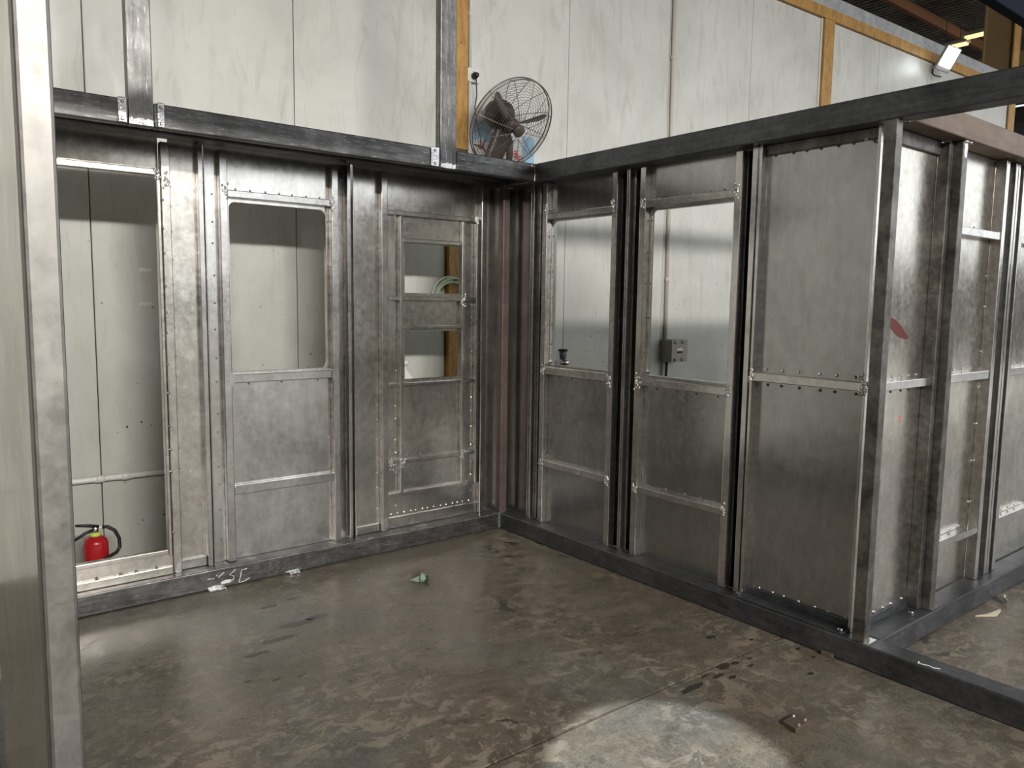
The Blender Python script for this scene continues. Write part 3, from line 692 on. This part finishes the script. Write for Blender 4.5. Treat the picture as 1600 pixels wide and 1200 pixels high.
# --- wall tap
t = thing('wall_valve', SD(.97, 0, .95), 'small silver wall valve with black top, in the corner-side window', 'valve')
c = SD(.965, -.09, .95)
bm = bmesh.new(); lathe(bm, [(.03, 0), (.045, .01), (.052, .022), (.05, .038), (.035, .052), (.022, .056)], c, Z, 20); obj('silver_body', bm, 'chrome', t, smooth=True)
bm = bmesh.new(); lathe(bm, [(.022, .055), (.024, .06), (.028, .105), (.026, .108)], c, Z, 16); obj('neck', bm, 'beam', t, smooth=True)
bm = bmesh.new(); lathe(bm, [(.02, .108), (.036, .110), (.038, .118), (.03, .126), (0, .127)], c, Z, 16); obj('hand_wheel', bm, 'black', t, smooth=True)
bm = bmesh.new(); tube(bm, [c + Vector((0, 0, .02)), SD(.965, -.0005, .97)], .012, 10); obj('stub_pipe', bm, 'chrome', t, smooth=True)
# --- hose coil on the column
t = thing('hose_coil', SD(0, -.06, 1.30), 'coil of pale green hose hung on ochre column', 'hose')
for i, (r, off, cx) in enumerate(((.135, -.050, 0.0), (.122, -.066, .008), (.112, -.058, .014), (.128, -.082, -.004))):
    bm = bmesh.new(); pts = [SD(cx + r*math.cos(a), off + .004*math.sin(3*a), 1.445 - (r-.135) + r*math.sin(a)*1.0 - .012*i) for a in [2*math.pi*k/40 for k in range(40)]]
    tube(bm, pts, .007, 7, closed=True); obj('loop', bm, 'hose', t, smooth=True)
bm = bmesh.new(); tube(bm, [SD(.02, -.034, 1.555), SD(.02, -.11, 1.56)], .005, 6); obj('hook', bm, 'post', t)
# --- tied bag
c = SD(-.395, -.135, .715)
t = thing('plastic_bag', c, 'tied white plastic bag in the lower small window', 'bag')
bm = bmesh.new(); lathe(bm, [(.02, 0), (.09, .02), (.11, .08), (.10, .15), (.06, .22), (.018, .265), (.012, .275)], c, Z, 18)
for v in bm.verts:
    d = v.co - c; v.co += Vector((d.x, d.y, 0))*random.uniform(-.18, .18)
    if abs(SD(0, 0, 0).y) and v.co.y > .60: v.co.y = .60
obj('sack', bm, 'bag', t, smooth=True)
bm = bmesh.new(); blob(bm, c + Vector((0, 0, .28)), (.02, .015, .014)); lathe(bm, [(.01, .285), (.035, .31), (.03, .325)], c, Z, 9); obj('knot', bm, 'bag', t, smooth=True)
bm = bmesh.new(); tube(bm, [SD(-.395, -.0, 1.0), SD(-.395, -.14, 1.005)], .004, 6); obj('nail', bm, 'post', t)
# --- torn tape bits on the wall panel
for i, (s, z, lb) in enumerate(((-1.864, 1.56, 'upper torn scrap of tape on white wall in doorway'), (-1.87, 1.383, 'lower torn scrap of tape on white wall in doorway'))):
    bm = bmesh.new(); plate(bm, [(s-.03, z-.014), (s-.012, z-.006), (s+.004, z-.012), (s+.03, z-.005), (s+.032, z+.008), (s-.026, z+.011)], [], -.0004, -.0016, SD); tag(obj('tape_scrap', bm, 'white'), lb, 'tape', 'torn tape scraps on the back wall')
# --- extinguisher
c = Vector((-2.205, .36, 0))
t = thing('fire_extinguisher', c, 'small red fire extinguisher with black hose behind the doorway', 'fire extinguisher')
bm = bmesh.new(); lathe(bm, [(.050, 0), (.056, .012), (.056, .218), (.0545, .222), (.055, .226), (.048, .245), (.032, .258), (.02, .262)], c, Z, 32); obj('cylinder', bm, 'red', t, smooth=True)
bm = bmesh.new(); lathe(bm, [(.024, .261), (.026, .268), (.024, .277), (.018, .279)], c, Z, 20); obj('collar', bm, 'yellow', t, smooth=True)
bm = bmesh.new(); lathe(bm, [(.014, .279), (.016, .285), (.016, .305), (.01, .31)], c, Z, 14); vlv = obj('valve', bm, 'chrome', t, smooth=True)
bm = bmesh.new(); tube(bm, [c + Vector((.015, -.005, .305)), c + Vector((-.03, -.008, .318)), c + Vector((-.085, -.012, .328))], [.009, .008, .006], 8); obj('lever', bm, 'black', t, smooth=True)
bm = bmesh.new(); tube(bm, [c + Vector((0, -.004, .295)), c + Vector((-.045, -.01, .283)), c + Vector((-.095, -.015, .255))], [.008, .008, .006], 8); obj('carry_handle', bm, 'black', t, smooth=True)
bm = bmesh.new(); tube(bm, [c + Vector((.012, 0, .298)), c + Vector((.03, 0, .30))], .008, 8); obj('hose_nut', bm, 'cream', t)
hp = [c + Vector(q) for q in ((.03, 0, .30), (.055, -.004, .298), (.085, -.008, .275), (.102, -.01, .235), (.104, -.012, .19), (.088, -.018, .168), (.05, -.05, .163), (.01, -.066, .150), (-.03, -.066, .13))]
bm = bmesh.new(); tube(bm, hp, .0085, 8); obj('hose', bm, 'black', t, smooth=True)

# ================================================================== LAMPS
lc = SD(6.40, -.20, 4.17)
t = thing('floodlight', lc, 'lit white floodlight on top of the back wall', 'floodlight')
ld = Vector((-.62, -.68, -.38)).normalized(); lx = ld.cross(Vector((0, 0, 1))).normalized(); lu = lx.cross(ld)
def lampf(co): return lc + lx*co.x + lu*co.z + ld*co.y
tilt = .35
def lampf(co, _c=math.cos(tilt), _s=math.sin(tilt)): return lc + lx*(co.x*_c - co.z*_s) + lu*(co.x*_s + co.z*_c) + ld*co.y
box('housing', (-.085, .085, -.06, .0, -.14, .125), 'galv', t, bev=.008, f=lampf)
box('diffuser', (-.07, .07, .0005, .006, -.09, .11), 'lampw', t, bev=.002, f=lampf)
bm = bmesh.new(); tube(bm, [lampf(Vector((0, -.06, -.1))), SD(6.40, -.02, 4.12)], .018, 8); obj('bracket', bm, 'galv', t)
bm = bmesh.new(); tube(bm, [lampf(Vector((-.05, -.05, -.19))), SD(6.40, -.05, 4.02), SD(6.44, -.012, 4.06), SD(6.46, -.012, 4.16)], .008, 6); obj('lead', bm, 'black', t)
def strip_light(x, y, z, ln, mat, label, grp):
    t = thing('strip_light', (x, y, z), label, 'strip light', grp)
    box('housing', (x-.07, x+.07, y-ln/2-.02, y+ln/2+.02, z+.025, z+.07), 'white', t, bev=.004)
    for dx in (-.035, .035):
        bm = bmesh.new(); tube(bm, [(x+dx, y-ln/2, z+.01), (x+dx, y+ln/2, z+.01)], .016, 8); obj('tube', bm, mat, t, smooth=True)
    for dy in (-ln/2+.1, ln/2-.1):
        bm = bmesh.new(); tube(bm, [(x, y+dy, z+.07), (x, y+dy, 5.70)], .006, 5); obj('hanger', bm, 'dark', t)
strip_light(9.2, 1.04, 5.22, .36, 'tubel', 'yellowish lit ceiling strip light next to the brown column', 'far strip lights')
strip_light(9.45, 1.50, 5.22, .40, 'tubel', 'yellowish lit ceiling strip light just above the floodlight', 'far strip lights')

def high_bay(x, y, z, aim, power, label, col=(1, .96, .9), w=3.0, h=.3):
    t = thing('trough_lamp', (x, y, z), label, 'lamp', 'long trough lamps behind the camera')
    d = (Vector(aim) - Vector((x, y, z))).normalized(); lx = d.cross(Vector((0, 0, 1))).normalized(); lu = lx.cross(d); o_ = Vector((x, y, z))
    F = lambda co: o_ + lx*co.x + d*co.y + lu*co.z
    box('housing', (-w/2-.05, w/2+.05, -.08, 0, -h/2-.03, h/2+.03), 'galv', t, f=F)
    for k in (-1, 1):
        bm = bmesh.new(); tube(bm, [F(Vector((k*w*.4, -.06, h*.4))), Vector((F(Vector((k*w*.4, -.06, h*.4))).x, F(Vector((k*w*.4, -.06, h*.4))).y, 5.72))], .008, 6); obj('hanger', bm, 'dark', t)
    l = bpy.data.lights.new('led_strip', 'AREA'); l.shape = 'RECTANGLE'; l.size = w; l.size_y = h; l.energy = power; l.color = col
    o = bpy.data.objects.new('led_strip', l); C.objects.link(o); o.parent = t; o.location = d*.02
    o.rotation_euler = d.to_track_quat('-Z', 'Y').to_euler()
high_bay(-1.9, -10.7, 5.0, (-1.0, 0, 1.6), 660, 'long trough lamp straight behind the camera')
high_bay(-4.8, -10.2, 5.0, (-1.0, 0, 1.6), 510, 'long trough lamp behind and left of the camera')
high_bay(-3.2, -9.4, 5.0, (-3.2, -13, 2.6), 9, 'added trough lamp washing the unseen wall behind the camera for reflections', w=4)  # added lamp, brightens the unseen wall that the steel reflects

t = thing('added_spot', (-1.05, -3.1, 5.2), 'added narrow spot lamp making the bright patch on the open floor', 'lamp')  # added lamp without a known source, throws the bright patch on the floor
bm = bmesh.new(); lathe(bm, [(.02, -.2), (.06, -.18), (.07, -.02), (.075, .05), (.068, .05), (.06, -.01), (.01, -.02)], (-1.05, -3.1, 5.2), (.02, .9, -5.2), 18); obj('shade', bm, 'black', t, smooth=True)
bm = bmesh.new(); tube(bm, [(-1.05, -3.12, 5.38), (-1.05, -3.12, 5.72)], .01, 6); obj('hanger', bm, 'dark', t)
l = bpy.data.lights.new('bulb', 'SPOT'); l.energy = 1800; l.color = (.84, .92, 1); l.spot_size = math.radians(8.6); l.spot_blend = .2; l.shadow_soft_size = .03
o = bpy.data.objects.new('bulb', l); C.objects.link(o); o.parent = t; o.location = (0, .01, -.06)
o.rotation_euler = Vector((-.05, .80, -5.2)).to_track_quat('-Z', 'Y').to_euler()

# ================================================================== FLOOR LITTER
c = Vector((-.894, -.491, 0))
t = thing('crumpled_wrapper', c, 'crumpled mint green wrapper on the floor near the corner', 'wrapper')
dx = Vector((.75, -.6, 0)).normalized(); dy = Vector((.6, .75, 0))
bm = bmesh.new()
P = [c + dx*a + dy*b + Vector((0, 0, z)) for a, b, z in ((-.05, 0, .004), (0, -.022, .0015), (.012, .02, .0015), (.004, 0, .03), (-.01, .018, .02))]
V = [bm.verts.new(p) for p in P]
for f_ in ((0, 1, 3), (0, 3, 4), (0, 4, 2), (1, 2, 3), (2, 4, 3), (0, 2, 1)): bm.faces.new([V[i] for i in f_])
obj('folded_cone', bm, 'mint', t)
bm = bmesh.new(); lathe(bm, [(.022, 0), (.026, .008), (.018, .025), (.006, .033)], c + dx*.006 + Vector((0, 0, .022)), dx + Vector((0, 0, -.22)), 9)
for v in bm.verts: v.co.z = max(.001, v.co.z + random.uniform(-.005, .004))
obj('twisted_end', bm, 'mint', t)
bm = bmesh.new(); lathe(bm, [(.016, .024), (.015, .036), (.006, .042)], c + dx*.006 + Vector((0, 0, .02)), dx + Vector((0, 0, -.15)), 7)
for v in bm.verts: v.co.z = max(.001, v.co.z)
obj('dark_print', bm, 'mintd', t)
t = thing('metal_offcut', (-.58, -2.41, 0), 'small square steel offcut lying on the open floor', 'offcut')
bm = bmesh.new(); plate(bm, [(-.62, -2.385), (-.63, -2.439), (-.534, -2.437), (-.527, -2.385)], [], .002, .016, lambda u, w, z: (u, z, w)); obj('plate', bm, 'brown', t)
for a, b in ((-.600, -2.432), (-.553, -2.427), (-.56, -2.388)):
    bm = bmesh.new(); lathe(bm, [(.006, 0), (.005, .004), (.002, .006)], (a, b, .016), Z, 7); obj('weld_blob', bm, 'weld', t)
bm = bmesh.new(); plate(bm, [(.93, -2.40), (1.0, -2.425), (1.10, -2.445), (1.075, -2.455), (1.01, -2.46)], [], .001, .006, lambda u, w, z: (u, z, w + (.006 if u > 1.05 else 0)*1.0)); tag(obj('paper_scrap', bm, 'paper'), 'torn cream paper scrap on the dark floor at right', 'scrap')
bm = bmesh.new(); lathe(bm, [(.014, 0), (.016, .002), (.016, .05), (.014, .052)], (1.213, -2.42, .016), (.9, .3, 0), 10); tag(obj('tube_offcut', bm, 'tube', smooth=False), 'short grey tube offcut beside the right sill', 'offcut')
